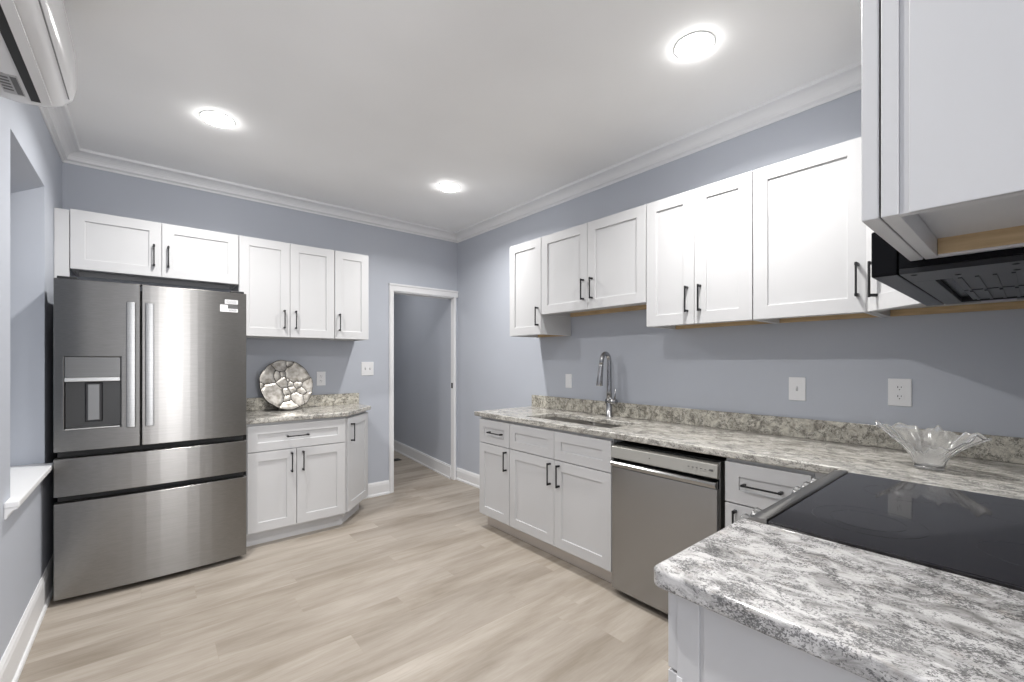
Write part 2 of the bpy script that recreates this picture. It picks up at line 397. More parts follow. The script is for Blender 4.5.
# ================================================================== CABINETS (local frame: x right, front towards -y, back at y=0)
DT = .020
def door_mesh(w, h, rail=.066, rec=.008):
    """shaker door, lower left corner at the origin, front face at y=-DT"""
    bm = BM()
    xs = [0, rail, w-rail, w]; zs = [0, rail, h-rail, h]
    def fr(x0, z0, x1, z1): box(bm, (x0, -DT, z0), (x1, 0, z1))
    # one continuous front: build by faces
    bm.free(); bm = BM()
    g = {}
    for i, x in enumerate(xs):
        for j, z in enumerate(zs): g[i, j] = bm.verts.new((x, -DT, z))
    for i in range(3):
        for j in range(3):
            if (i, j) != (1, 1): bm.faces.new([g[i, j], g[i+1, j], g[i+1, j+1], g[i, j+1]])
    inner = {}
    for (i, j) in [(1, 1), (2, 1), (2, 2), (1, 2)]:
        v = g[i, j].co; inner[i, j] = bm.verts.new((v.x, -DT+rec, v.z))
    ring = [(1, 1), (2, 1), (2, 2), (1, 2)]
    for a, c in zip(ring, ring[1:]+ring[:1]): bm.faces.new([g[a], g[c], inner[c], inner[a]])
    bm.faces.new([inner[k] for k in ring])
    bk = {(i, j): bm.verts.new((xs[i], 0, zs[j])) for i in (0, 3) for j in (0, 3)}
    bm.faces.new([bk[0, 0], bk[0, 3], bk[3, 3], bk[3, 0]])
    for side in ([(k, 0) for k in range(4)], [(3, k) for k in range(4)], [(k, 3) for k in (3, 2, 1, 0)], [(0, k) for k in (3, 2, 1, 0)]):
        bm.faces.new([g[s] for s in side] + [bk[side[-1]], bk[side[0]]])
    return bm
def handle_mesh(L, horiz=False):
    bm = BM(); s = .0038; off = .030
    if horiz:
        box(bm, (-L/2, -off-s, -s), (L/2, -off+s, s))
        for q in (-1, 1): box(bm, (q*(L/2-.008)-.006, -off, -.006), (q*(L/2-.008)+.006, 0, .006))
    else:
        box(bm, (-s, -off-s, -L/2), (s, -off+s, L/2))
        for q in (-1, 1): box(bm, (-.006, -off, q*(L/2-.008)-.006), (.006, 0, q*(L/2-.008)+.006))
    return bm
def add_front(root, kind, x, z, w, h, D, hpos=None, hl=.148, horiz=False, rail=.066):
    o = obj(kind, door_mesh(w, h, rail), M_cab, root, .0015, loc=(x, -D, z))
    if hpos:
        obj('handle', handle_mesh(hl, horiz), M_black, o, .0012, loc=(hpos[0]-x, -DT, hpos[1]-z))
    return o
def upper(label, loc, rz, W, z0, z1, doors, D=.324, bottom='wood', side_detail=None, name='wall_cabinet', group='white shaker wall cabinets'):
    """doors: list of (x0, x1, handle_x or None)"""
    t = thing(name, label, 'cabinet', (loc[0], loc[1], z0), rz, group)
    H = z1-z0; R = .032; tk = .016
    bm = BM()
    box(bm, (0, -D, 0), (tk, 0, H)); box(bm, (W-tk, -D, 0), (W, 0, H)); box(bm, (tk, -D, H-tk), (W-tk, 0, H))
    box(bm, (tk, -D+.019, R), (W-tk, -.012, R+tk)); box(bm, (tk, -D, 0), (W-tk, -D+.019, H-tk)); box(bm, (tk, -.012, R), (W-tk, 0, H-tk))
    obj('body', bm, M_cab, t, .001)
    bm = BM(); box(bm, (tk, -.030, .001), (W-tk, -.012, R-.0005)); obj('hanging_rail', bm, M_wood if bottom == 'wood' else M_cab, t)
    for x0, x1, hx in doors:
        hp = (hx, .012+ .055+.074) if hx is not None else None
        add_front(t, 'door', x0, 0.001, x1-x0, H-.004, D, hp)
    return t
g = .0015
# --- back wall uppers
UB, UT = 1.528, 2.287
t = upper('wide short white cabinet over the refrigerator with two doors', (-.371, YB-.002), 0, .897, 1.912, UT,
          [(.002, .444, .404), (.447, .895, .481)], bottom='white')
for o in t.children:
    if o.name.startswith('door'):
        for h in o.children: h.location.z = .012+.055+.074-.001
bm = BM(); box(bm, (-.067, -.342, -.067), (-.002, -.310, .363)); obj('filler_panel', bm, M_cab, t, .001)
t = upper('white two-door wall cabinet above the silver plate, right of the refrigerator', (.528, YB-.002), 0, .700, UB, UT,
      [(.002, .350, .308), (.353, .698, .392)], bottom='white')
t = upper('narrow white single-door wall cabinet, last on the back wall before the doorway', (1.230, YB-.002), 0, .297, UB, UT, [(.002, .295, .037)], bottom='white')
# --- right wall uppers (local x runs towards -y)
RB, RT = 1.545, 2.302
R90 = -PI/2
upper('narrow white single-door wall cabinet at the far end of the right wall', (XR-.002, 2.836), R90, .384, RB, RT, [(.002, .382, .350)])
upper('shorter white two-door wall cabinet hung high over the sink', (XR-.002, 2.450), R90, .926, 1.697, RT, [(.002, .461, .428), (.464, .924, .506)])
upper('tall white two-door wall cabinet above the dishwasher', (XR-.002, 1.521), R90, .612, RB, RT, [(.002, .304, .266), (.307, .610, .341)])
upper('wide white single-door wall cabinet left of the range hood', (XR-.002, .908), R90, .455, RB, RT, [(.002, .453, .424)])
# --- diagonal corner wall cabinet
t = thing('corner_wall_cabinet', 'white diagonal corner wall cabinet, mostly hidden behind the range hood', 'cabinet', (XR-.002, YS+.002, RB), 0, 'white shaker wall cabinets')
cw = .627; cd = .322; Hc = RT-RB
def ring(i):   # outline seen from above, origin at the room corner
    return [(-i*0, 0), (-cw+i, 0), (-cw+i, cd), (-cd, cw-i), (0, cw-i)]
bm = BM(); prism(bm, [(0, 0), (-cw, 0), (-cw, cd), (-cd, cw), (0, cw)], 'z', .032, Hc)
ctr = Vector((-.22, .22))
pts = [Vector(p) for p in [(0, 0), (-cw, 0), (-cw, cd), (-cd, cw), (0, cw)]]
for a, c in zip(pts, pts[1:]+pts[:1]):
    if a in (pts[4], pts[0]): continue
    d = (c-a).normalized(); n = Vector((-d.y, d.x)); n = n if n.dot(ctr-(a+c)/2) > 0 else -n
    prism(bm, [tuple(a), tuple(c), tuple(c+n*.018), tuple(a+n*.018)], 'z', 0, .033)
obj('body', bm, M_cab, t, .001)
bm = BM(); box(bm, (-.020, .02, .001), (-.003, cw-.02, .031)); box(bm, (-cw+.02, .003, .001), (-.02, .020, .031)); obj('hanging_rail', bm, M_wood, t)
dw = (Vector(pts[2])-Vector(pts[3])).length-.012
th = -PI*3/4
dm = obj('door', door_mesh(dw, Hc-.004), M_cab, t, .0015, loc=(0, 0, 0))
p0 = Vector((-cd, cw)) + (Vector((-cw, cd))-Vector((-cd, cw))).normalized()*.006
dm.location = (p0.x, p0.y, .001); dm.rotation_euler = (0, 0, th)
obj('handle', handle_mesh(.148), M_black, dm, .0012, loc=(.066, -DT, .128))

# --- near end cabinet above the camera-side counter (faces +y)
NB = 1.541
t = thing('end_wall_cabinet', 'large near white wall cabinet at top right with recessed underside', 'cabinet', (1.200, YS+.002, NB), PI, 'white shaker wall cabinets')
W, D, H = .399, .317, RT-NB
bm = BM(); tk = .018
box(bm, (W-.008, -D+.030, 0), (W-.0005, 0, H)); box(bm, (W-tk, -D+.019, 0), (W-.0035, 0, H))
box(bm, (0, -D+.019, .0), (tk, -.002, H)); box(bm, (tk, -D+.019, .034), (W-tk, -.012, .05)); box(bm, (0, -D, 0), (W, -D+.019, H)); box(bm, (tk, -D, H-tk), (W-tk, 0, H)); box(bm, (tk, -.012, 0), (W-tk, 0, H))
obj('body', bm, M_cab, t, .001)
bm = BM(); box(bm, (tk, -D+.020, .004), (tk+.004, -.012, .034)); obj('wood_side_strip', bm, M_wood, t)
add_front(t, 'door', .002, .0, W-.003, H-.004, D+.0025, (.04, .141))
# --- cabinet over the range hood
t = upper('short white wall cabinet fixed above the black range hood', (1.960, YS+.002), PI, .757, 1.64, RT, [(.002, .377, .340), (.380, .755, .418)])
bm = BM(); box(bm, (-.098, -.322, 0), (-.002, -.300, RT-1.64)); obj('filler_panel', bm, M_cab, t)

# --- base cabinets
BD = .600; BT = .891; BB = .114
def base(label, loc, rz, W, fronts, toe=True, D=BD, name='base_cabinet', skip_top=False):
    t = thing(name, label, 'cabinet', (loc[0], loc[1], 0), rz, 'white shaker base cabinets')
    bm = BM(); tk = .018
    if skip_top:   # open box so that the sink can hang in it
        box(bm, (0, -D, .10), (tk, 0, BT)); box(bm, (W-tk, -D, .10), (W, 0, BT)); box(bm, (tk, -D, .10), (W-tk, 0, .118))
        box(bm, (tk, -D, .118), (W-tk, -D+.019, BT)); box(bm, (tk, -.012, .118), (W-tk, 0, BT))
    else: box(bm, (0, -D, .10), (W, 0, BT))
    obj('body', bm, M_cab, t, .001)
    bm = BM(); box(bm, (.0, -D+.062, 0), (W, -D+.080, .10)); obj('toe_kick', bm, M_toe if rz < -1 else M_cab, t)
    for f in fronts: add_front(t, *f[:1], f[1], f[2], f[3]-f[1], f[4]-f[2], D, f[5], f[6], f[7], f[8])
    return t
def vd(x0, x1, hx, z1=.682): return ('door', x0, BB, x1, z1, (hx, z1-.022-.074), .148, False, .066)
def dr(x0, x1, hx, hl=.16, z0=.688, z1=.872): return ('drawer', x0, z0, x1, z1, (hx, (z0+z1)/2) if hx is not None else None, hl, True, .062)
# right wall
XBR = XR-.006; DR = XBR-2.080
base('narrow white base cabinet at the far left end of the sink counter', (XBR, 2.875), R90, .381,
     [dr(.002, .379, .222, .165), vd(.002, .379, .345)], D=DR)
base('wide white sink base cabinet with two doors beside the dishwasher', (XBR, 2.493), R90, .926,
     [('drawer_panel', .002, .688, .461, .872, None, 0, True, .062), ('drawer_panel', .464, .688, .924, .872, None, 0, True, .062), vd(.002, .461, .428), vd(.464, .924, .510)], D=DR, skip_top=True)
base('white drawer base cabinet between the dishwasher and the range corner', (XBR, .921), R90, .350,
     [dr(.002, .345, .165, .165), vd(.002, .345, .05)], D=DR)
bm = BM(); box(bm, (2.078, .46, .10), (2.10, .569, BT)); box(bm, (1.98, .448, .10), (2.078, .466, BT)); tag(obj('corner_filler_panel', bm, M_cab, None, .001), 'white filler panel closing the base cabinet corner beside the range', 'panel')
# back wall base + angled end unit
base('white base cabinet with one drawer and two doors right of the refrigerator', (.535, YB-.002), 0, .690,
     [dr(.004, .686, .331, .155), vd(.004, .323, .289), vd(.327, .686, .368)], D=YB-.002-3.570)
t = thing('angled_base_cabinet', 'angled white end base cabinet with one narrow door, nearest the doorway', 'cabinet', (1.227, YB-.002, 0), 0, 'white shaker base cabinets')
fy = -(YB-.002-3.570)
A = Vector((0, fy)); Bp = Vector((.300, fy+.325))
bm = BM(); prism(bm, [(0, 0), tuple(A), tuple(Bp), (Bp.x, 0)], 'z', .10, BT); obj('body', bm, M_cab, t, .001)
dd = (Bp-A).normalized(); nn = Vector((-dd.y, dd.x))
bm = BM(); prism(bm, [(.001, -.001), (.001, A.y+.085), (.02, A.y+.097), tuple(Bp+nn*.055-dd*.03), (Bp.x-.06, -.001)], 'z', 0, .10); obj('toe_kick', bm, M_cab, t)
ang = math.atan2(dd.y, dd.x); dL = (Bp-A).length-.012
dm = obj('door', door_mesh(dL, .872-BB), M_cab, t, .0015, loc=(A.x+dd.x*.006, A.y+dd.y*.006, BB)); dm.rotation_euler = (0, 0, ang)
obj('handle', handle_mesh(.150), M_black, dm, .0012, loc=(.060, -DT, .872-BB-.045-.075))
# near end base cabinet under the camera-side counter (faces +y)
t = thing('end_base_cabinet', 'near white base cabinet end panel under the foreground granite counter', 'cabinet', (1.195, YS+.002, 0), PI, 'white shaker base cabinets')
W = .393; D = .630
bm = BM(); box(bm, (0, -D, .10), (W-.0035, 0, BT)); box(bm, (W-.006, -D, .10), (W, -D+.046, BT)); box(bm, (W-.006, -D+.054, .10), (W-.0005, 0, BT))
obj('body', bm, M_cab, t, .0015)
bm = BM(); box(bm, (0, -D+.06, 0), (W-.002, -D+.078, .10)); box(bm, (W-.018, -D+.078, 0), (W-.002, 0, .10)); obj('toe_kick', bm, M_cab, t)
add_front(t, 'drawer', .003, .722, W-.006, .150, D, (.196, .797), .15, True, .062)
add_front(t, 'door', .003, BB, W-.006, .602, D, (.05, .62))
bm = BM(); box(bm, (W-.004, -D-.0, .700), (W+.0015, -D+.012, .716)); obj('corner_bumper', bm, M_white, t, .001)

# ================================================================== COUNTERTOPS
def outline_slab(bm, pts, z0, z1): prism(bm, pts, 'z', z0, z1)
# right run with sink hole, wrapping the corner to the range
SX0, SX1, SY0, SY1 = 2.165, 2.475, 1.660, 2.425
CF = 2.042; CE = 2.925
xs = [CF, SX0, SX1, XR-.001]; ys = [YS+.001, .478, SY0, SY1, CE]
bm = BM(); V = {}
def vtx(x, y, z):
    k = (round(x, 4), round(y, 4), round(z, 4))
    if k not in V: V[k] = bm.verts.new((x, y, z))
    return V[k]
xs = [1.957, CF] + xs[1:]
cells = set()
for i in range(len(xs)-1):
    for j in range(len(ys)-1):
        if i == 0 and j > 0: continue
        if i == 2 and j == 2: continue
        cells.add((i, j))
for (i, j) in cells:
    x0, x1, y0, y1 = xs[i], xs[i+1], ys[j], ys[j+1]
    for z, fl in ((CT, 0), (CT-.035, 1)):
        q = [vtx(x0, y0, z), vtx(x1, y0, z), vtx(x1, y1, z), vtx(x0, y1, z)]
        bm.faces.new(q[::-1] if fl else q)
    for (di, dj, a, c) in ((-1, 0, (x0, y0), (x0, y1)), (1, 0, (x1, y0), (x1, y1)), (0, -1, (x0, y0), (x1, y0)), (0, 1, (x0, y1), (x1, y1))):
        if (i+di, j+dj) not in cells:
            bm.faces.new([vtx(*a, CT-.035), vtx(*c, CT-.035), vtx(*c, CT), vtx(*a, CT)])
tag(obj('countertop', bm, M_granite_r, None, .006, 3), 'long speckled granite countertop along the right wall holding the sink', 'countertop', 'granite countertops')
bm = BM(); box(bm, (XR-.021, YS+.022, CT+.0005), (XR-.001, CE-.01, CT+.103)); box(bm, (1.957, YS+.001, CT+.0005), (XR-.001, YS+.021, CT+.103))
tag(obj('backsplash', bm, M_splash, None, .002), 'long low speckled granite backsplash strip on the right wall behind the sink', 'backsplash', 'granite backsplashes')
# near slab: rounded corner
bm = BM(); r = .02; cx, cy = .768, .490
pts = [(1.197, YS+.001), (1.197, cy)]
for i in range(9):
    a = PI/2 + i/8*PI/2
    pts.append((cx+r+r*math.cos(a), cy-r+r*math.sin(a)))
pts += [(cx, YS+.001)]
prism(bm, pts, 'z', CT-.036, CT)
tag(obj('countertop', bm, M_granite, None, .006, 3), 'grey-streaked granite countertop slab in the near right foreground', 'countertop', 'granite countertops')
# back wall slab
bm = BM(); outline_slab(bm, [(.515, YB-.001), (.515, 3.532), (1.237, 3.532), (1.570, 3.888), (1.570, YB-.001)], CT-.035, CT)
tag(obj('countertop', bm, M_granite_r, None, .006, 3), 'small granite countertop with angled end beside the refrigerator', 'countertop', 'granite countertops')
bm = BM(); box(bm, (.515, YB-.021, CT+.0005), (1.560, YB-.001, CT+.103))
tag(obj('backsplash', bm, M_splash, None, .002), 'short granite backsplash strip on the back wall behind the silver plate', 'backsplash', 'granite backsplashes')

# ================================================================== SINK + FAUCET
t = thing('double_bowl_sink', 'undermount stainless steel double-bowl sink set in the granite counter', 'sink', ((SX0+SX1)/2, (SY0+SY1)/2, CT-.036))
SM = 2.06
for (y0, y1) in ((SY0-.008, SM-.012), (SM+.012, SY1+.008)):
    bm = BM(); zt_, zb = CT-.0365, CT-.22; x0, x1 = SX0-.008, SX1+.008; k = .018; th_ = .003
    o_ = [(x0, y0), (x1, y0), (x1, y1), (x0, y1)]; i_ = [(x0+k, y0+k), (x1-k, y0+k), (x1-k, y1-k), (x0+k, y1-k)]
    top = [bm.verts.new((*p, zt_)) for p in o_]; bot = [bm.verts.new((*p, zb)) for p in i_]
    for a in range(4): bm.faces.new([top[a], top[(a+1) % 4], bot[(a+1) % 4], bot[a]])
    bm.faces.new(bot)
    o = obj('bowl', bm, M_sink, t, .015, 4, world=True)
    sd = o.modifiers.new('gauge', 'SOLIDIFY'); sd.thickness = .002; sd.offset = -1
    bm = BM(); lathe(bm, [(0, .004), (.02, .003), (.035, .004), (.042, .006), (.044, .003)], 28, ((x0+x1)/2, (y0+y1)/2, zb)); obj('drain', bm, M_chrome, t, world=True)
bm = BM(); box(bm, (SX0-.006, SM-.0118, CT-.060), (SX1+.006, SM+.0118, CT-.040)); obj('divider', bm, M_sink, t, .003, world=True)

FX, FYY = 2.612, 2.005
t = thing('kitchen_faucet', 'tall brushed nickel gooseneck pull-down faucet behind the sink', 'faucet', (FX, FYY, CT))
bm = BM(); lathe(bm, [(0, 0), (.028, 0), (.028, .006), (.022, .010), (.0215, .10), (.0205, .104), (.0, .104)], 32); obj('base', bm, M_chrome, t)
bm = BM(); path = [(0, 0, .10), (0, 0, .20), (0, 0, .30), (0, 0, .400)]; R = .044
for i in range(1, 13):
    a = math.radians(168)*i/12
    path.append((-R+R*math.cos(a), 0, .405+R*1.35*math.sin(a)))
lx, _, lz = path[-1]; path.append((lx-.008, 0, lz-.045))
tube(bm, path, [.0205, .0190] + [.0160]*(len(path)-2), 20); obj('spout', bm, M_chrome, t)
bm = BM(); hx, hz = path[-1][0], path[-1][2]
tube(bm, [(hx+.001, 0, hz+.012), (hx, 0, hz), (hx-.010, 0, hz-.07), (hx-.019, 0, hz-.138), (hx-.0195, 0, hz-.142)], [.0165, .0172, .0200, .0235, .021], 24)
obj('spray_head', bm, M_chrome, t)
bm = BM(); tube(bm, [(0, .024, .112), (0, -.060, .112), (0, -.064, .112)], [.021, .021, .017], 24); obj('valve', bm, M_chrome, t)
bm = BM(); tube(bm, [(0, -.050, .125), (-.001, -.052, .15), (-.004, -.060, .205)], [.007, .006, .0045], 14); obj('lever', bm, M_chrome, t)

# ================================================================== DISHWASHER
t = thing('dishwasher', 'stainless steel dishwasher under the counter between white base cabinets', 'dishwasher', (2.06, 1.246, 0))
y0, y1 = .941, 1.556
bm = BM(); box(bm, (2.10, .935, .10), (XBR, 1.560, .86)); obj('tub', bm, M_gap, t, world=True)
bm = BM(); box(bm, (2.13, .935, 0), (2.15, 1.560, .10)); obj('toe_plate', bm, M_dark, t, world=True)
bm = BM()   # door, softly crowned across its width
n = 12
prof = []
for i in range(n+1):
    y = y1-.006-(y1-y0-.012)*i/n; u = (i/n-.5)*2; prof.append((2.038+.004*u*u, y))
prism(bm, prof+[(2.085, y0+.006), (2.085, y1-.006)], 'z', .042, .735)
dw_o = obj('door', bm, M_steel_dw, t, .003, 3, world=True)
bm = BM(); prism(bm, [(2.040, .736), (2.030, .740), (2.024, .758), (2.030, .768), (2.06, .770), (2.06, .736)], 'y', y0+.008, y1-.008); obj('handle_lip', bm, M_steel_dw, t, .001, world=True)
bm = BM(); prism(bm, [(2.036, .788), (2.042, .848), (2.05, .852), (2.095, .852), (2.095, .782), (2.050, .782)], 'y', y0+.004, y1-.004)
cp = obj('control_panel', bm, mat('panel_warm_grey', (.42, .41, .38), .35, .35), t, .0015, world=True)
bm = BM()
for i in range(6): box(bm, (2.0365, 1.09-i*.021-.009, .819), (2.0385, 1.09-i*.021, .822))
box(bm, (2.0362, .965, .817), (2.0385, .981, .826)); box(bm, (2.0365, 1.30, .820), (2.0385, 1.306, .824)); obj('control_marks', bm, M_greymark, cp, loc=None, world=True)
for q in (y0, y1-.004):
    bm = BM(); box(bm, (2.062, q, .03), (2.10, q+.004, .862)); obj('edge_strip', bm, M_steel_lt, t, world=True)

# ================================================================== REFRIGERATOR
FXL, FXR, FYF = -.392, .512, 3.41
SPL = -.030
t = thing('refrigerator', 'stainless steel french-door refrigerator with water dispenser and two lower drawers', 'refrigerator', ((FXL+FXR)/2, 3.78, 0))
bm = BM(); box(bm, (FXL+.006, 3.49, .03), (FXR-.006, 4.13, 1.755)); obj('body', bm, M_side, t, .004, world=True)
bm = BM()
for x in (FXL+.06, FXR-.06):
    for y in (3.53, 4.08):
        bm = BM(); lathe(bm, [(0, 0), (.018, 0), (.018, .03), (0, .03)], 16, (x, y, 0)); obj('foot', bm, M_dark, t, world=True)
bm = BM(); box(bm, (FXL+.012, 3.455, .02), (FXR-.012, 3.492, .83)); box(bm, (FXL+.012, 3.465, .80), (FXR-.012, 3.492, 1.76)); obj('gasket_frame', bm, M_gap, t, world=True)
def bow(x): u = (x-(FXL+FXR)/2)/((FXR-FXL)/2); return FYF-.024*(1-u*u)
def front_panel(x0, x1, z0, z1, hole=None, back=3.462):
    """bowed door skin with optional rectangular pocket (xa, xb, za, zb, depth y)"""
    bm = BM(); n = 14
    xs_ = sorted(set([round(x0+(x1-x0)*i/n, 5) for i in range(n+1)] + ([hole[0], hole[1]] if hole else [])))
    zs_ = [z0, z1] if not hole else [z0, hole[2], hole[3], z1]
    F = {(i, j): bm.verts.new((x, bow(x), z)) for i, x in enumerate(xs_) for j, z in enumerate(zs_)}
    inside = lambda i, j: hole and xs_[i] >= hole[0]-1e-6 and xs_[i+1] <= hole[1]+1e-6 and j == 1
    for i in range(len(xs_)-1):
        for j in range(len(zs_)-1):
            if not inside(i, j):
                f = bm.faces.new([F[i, j], F[i+1, j], F[i+1, j+1], F[i, j+1]])
    if hole:
        ia, ib = xs_.index(hole[0]), xs_.index(hole[1]); Y = hole[4]
        bl = [bm.verts.new((x, Y, hole[2])) for x in xs_[ia:ib+1]]; tl = [bm.verts.new((x, Y, hole[3])) for x in xs_[ia:ib+1]]
        for k in range(ib-ia):
            bm.faces.new([F[ia+k, 1], F[ia+k+1, 1], bl[k+1], bl[k]]); bm.faces.new([F[ia+k, 2], F[ia+k+1, 2], tl[k+1], tl[k]])
            bm.faces.new([bl[k], bl[k+1], tl[k+1], tl[k]])
        bm.faces.new([F[ia, 1], F[ia, 2], tl[0], bl[0]]); bm.faces.new([F[ib, 1], F[ib, 2], tl[-1], bl[-1]])
    Bk = [[bm.verts.new((x, back, z)) for x in xs_] for z in (z0, z1)]
    m_ = len(xs_); J = len(zs_)-1
    for i in range(m_-1):
        bm.faces.new([F[i, 0], F[i+1, 0], Bk[0][i+1], Bk[0][i]]); bm.faces.new([F[i, J], F[i+1, J], Bk[1][i+1], Bk[1][i]]); bm.faces.new([Bk[0][i], Bk[0][i+1], Bk[1][i+1], Bk[1][i]])
    bm.faces.new([F[0, j] for j in range(J+1)] + [Bk[1][0], Bk[0][0]]); bm.faces.new([F[m_-1, j] for j in range(J+1)] + [Bk[1][-1], Bk[0][-1]])
    return bm
HX0, HX1 = -.352, -.118
ld = obj('door', front_panel(FXL, SPL-.004, .838, 1.790, (HX0, HX1, .955, 1.362, 3.452)), M_steel, t, .003, 3, world=True)
rd = obj('door', front_panel(SPL+.004, FXR, .838, 1.790), M_steel, t, .003, 3, world=True)
md_ = obj('drawer', front_panel(FXL, FXR, .592, .800), M_steel, t, .003, 3, world=True)
bd_ = obj('drawer', front_panel(FXL, FXR, .032, .556), M_steel, t, .003, 3, world=True)
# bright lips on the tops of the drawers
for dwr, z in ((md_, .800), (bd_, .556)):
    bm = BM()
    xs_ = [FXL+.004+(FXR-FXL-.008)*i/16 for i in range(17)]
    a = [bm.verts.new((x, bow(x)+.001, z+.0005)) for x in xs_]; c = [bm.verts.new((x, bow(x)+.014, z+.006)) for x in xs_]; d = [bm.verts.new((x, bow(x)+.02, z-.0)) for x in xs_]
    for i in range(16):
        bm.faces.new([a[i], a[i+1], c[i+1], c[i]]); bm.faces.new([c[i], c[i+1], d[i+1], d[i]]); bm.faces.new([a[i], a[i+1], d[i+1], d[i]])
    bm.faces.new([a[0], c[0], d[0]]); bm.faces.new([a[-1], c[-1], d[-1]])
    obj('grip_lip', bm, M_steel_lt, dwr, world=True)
# dispenser parts (children of the left door)
bm = BM(); xs_ = [HX0+.002, HX0+.08, HX1-.08, HX1-.002]
box(bm, (HX0+.002, bow(-.235)-.001+.010, 1.245), (HX1-.002, 3.452, 1.360)); dp = obj('dispenser_panel', bm, steel('dispenser_trim', (.20, .20, .198), .35), ld, .002, world=True)
bm = BM(); yb = 3.450
box(bm, (HX0+.002, yb-.060, 1.222), (HX1-.002, yb, 1.246)); obj('dispenser_hood', bm, M_steel_lt, ld, .003, world=True)
bm = BM(); box(bm, (HX0+.003, yb-.004, .962), (HX1-.003, yb+.001, 1.222)); obj('dispenser_back', bm, mat('dispenser_grey', (.05, .05, .05), .35, .5), ld, world=True)
bm = BM(); box(bm, (-.272, yb-.018, .992), (-.198, yb-.004, 1.216)); pd = obj('paddle', bm, M_dark, ld, .006, 3, world=True)
bm = BM(); box(bm, (-.260, yb-.022, 1.002), (-.210, yb-.0175, 1.205)); obj('paddle_face', bm, mat('paddle_grey', (.20, .20, .20), .3, .6), ld, .003, world=True)
bm = BM(); box(bm, (HX0+.003, yb-.055, .956), (HX1-.003, yb, .964)); obj('drip_tray', bm, M_steel_lt, ld, .002, world=True)
bm = BM()
for i in range(4):
    for xx in (HX0+.012, HX1-.045): box(bm, (xx, bow(-.235)+.0095, 1.268+i*.022), (xx+.032, bow(-.235)+.0112, 1.271+i*.022))
obj('dispenser_markings', bm, M_greymark, ld, world=True)
# bar handles
for parent, xa, xb in ((ld, -.094, -.054), (rd, -.010, .030)):
    bm = BM(); yh = 3.352
    n = 8; pr = []
    for i in range(n+1):
        u = i/n*2-1; pr.append(((xa+xb)/2+(xb-xa)/2*u, yh-.001*(1-u*u)))
    prism(bm, pr+[(xb, yh+.012), (xa, yh+.012)], 'z', .952, 1.680)
    for z in (.975, 1.640): box(bm, (xa+.008, yh+.010, z), (xb-.008, bow((xa+xb)/2)+.004, z+.022))
    obj('handle', bm, M_handle, parent, .003, 3, world=True)
# hinge caps
for a_, c_ in (((FXL+.01, 3.43, 1.7905), (FXL+.09, 3.56, 1.806)), ((FXR-.09, 3.43, 1.7905), (FXR-.01, 3.56, 1.806)), ((SPL-.03, 3.44, 1.7905), (SPL+.03, 3.50, 1.800))):
    bm = BM(); box(bm, a_, c_); obj('hinge_cover', bm, M_dark, t, .004, world=True)
# energy stickers on the right door
def sticker(x0, x1, z0, z1, m, dy=.0012): 
    bm = BM(); a = [bm.verts.new((x, bow(x)-dy, z)) for x, z in ((x0, z0), (x1, z0), (x1, z1), (x0, z1))]; c = [bm.verts.new((v.co.x, v.co.y+dy+.0005, v.co.z)) for v in a]
    bm.faces.new(a); bm.faces.new(c[::-1])
    for i in range(4): bm.faces.new([a[i], a[(i+1) % 4], c[(i+1) % 4], c[i]])
    return bm
obj('sticker', sticker(.388, .462, 1.713, 1.741, M_white), M_white, rd, world=True)
s2 = obj('sticker', sticker(.362, .462, 1.660, 1.706, M_white), M_white, rd, world=True)
obj('sticker_stripe', sticker(.405, .4622, 1.683, 1.7062, M_greymark, .0018), M_greymark, rd, world=True)
bm = BM()
for i in range(3): 
    q = sticker(.396, .452, 1.733-i*.007, 1.7345-i*.007, None, .0017); me_ = bpy.data.meshes.new('tmp'); q.to_mesh(me_); q.free(); bm.from_mesh(me_); bpy.data.meshes.remove(me_)
for i in range(2):
    q = sticker(.410, .455, 1.674-i*.006, 1.6755-i*.006, None, .0017); me_ = bpy.data.meshes.new('tmp'); q.to_mesh(me_); q.free(); bm.from_mesh(me_); bpy.data.meshes.remove(me_)
obj('sticker_print', bm, M_greymark, rd, world=True)

# ================================================================== RANGE
RX0, RX1 = 1.199, 1.955
t = thing('electric_range', 'slide-in range with black glass cooktop in the foreground counter', 'range', ((RX0+RX1)/2, .15, 0))
bm = BM(); box(bm, (RX0+.002, YS+.01, .03), (RX1-.002, .445, .918)); obj('body', bm, M_steel, t, .002, world=True)
bm = BM(); box(bm, (RX0, YS+.005, .922), (RX1, .430, .933)); ck = obj('cooktop', bm, M_glassblack, t, .002, world=True)
bm = BM(); prism(bm, [(.4305, .9365), (.436, .938), (.472, .932), (.482, .922), (.446, .905), (.4305, .918)], 'x', RX0-.002, RX1+.002); obj('front_trim', bm, M_steel, t, .001, world=True)
bm = BM(); prism(bm, [(.446, .905), (.474, .9215), (.512, .820), (.480, .805), (.446, .805)], 'x', RX0, RX1); cpn = obj('control_panel', bm, M_steel_lt, t, .002, world=True)
nrm = Vector((0, .936, .35)); cen = Vector((0, .492, .876))
for x in (1.28, 1.36, 1.70, 1.79, 1.88):
    bm = BM(); c0 = Vector((x, cen.y, cen.z))
    tube(bm, [c0-nrm*.002, c0+nrm*.004, c0+nrm*.006, c0+nrm*.034, c0+nrm*.037], [.030, .030, .026, .024, .021], 24); obj('knob', bm, M_handle, t, world=True)
bm = BM(); box(bm, (RX0+.005, .446, .21), (RX1-.005, .482, .808)); od = obj('oven_door', bm, M_steel, t, .003, world=True)
bm = BM(); box(bm, (RX0+.10, .4815, .33), (RX1-.10, .485, .66)); obj('oven_window', bm, M_glassblack, od, world=True)
bm = BM(); tube(bm, [(RX0+.05, .53, .755), (RX1-.05, .53, .755)], .012, 16)
for x in (RX0+.08, RX1-.08): tube(bm, [(x, .48, .755), (x, .53, .755)], .008, 12)
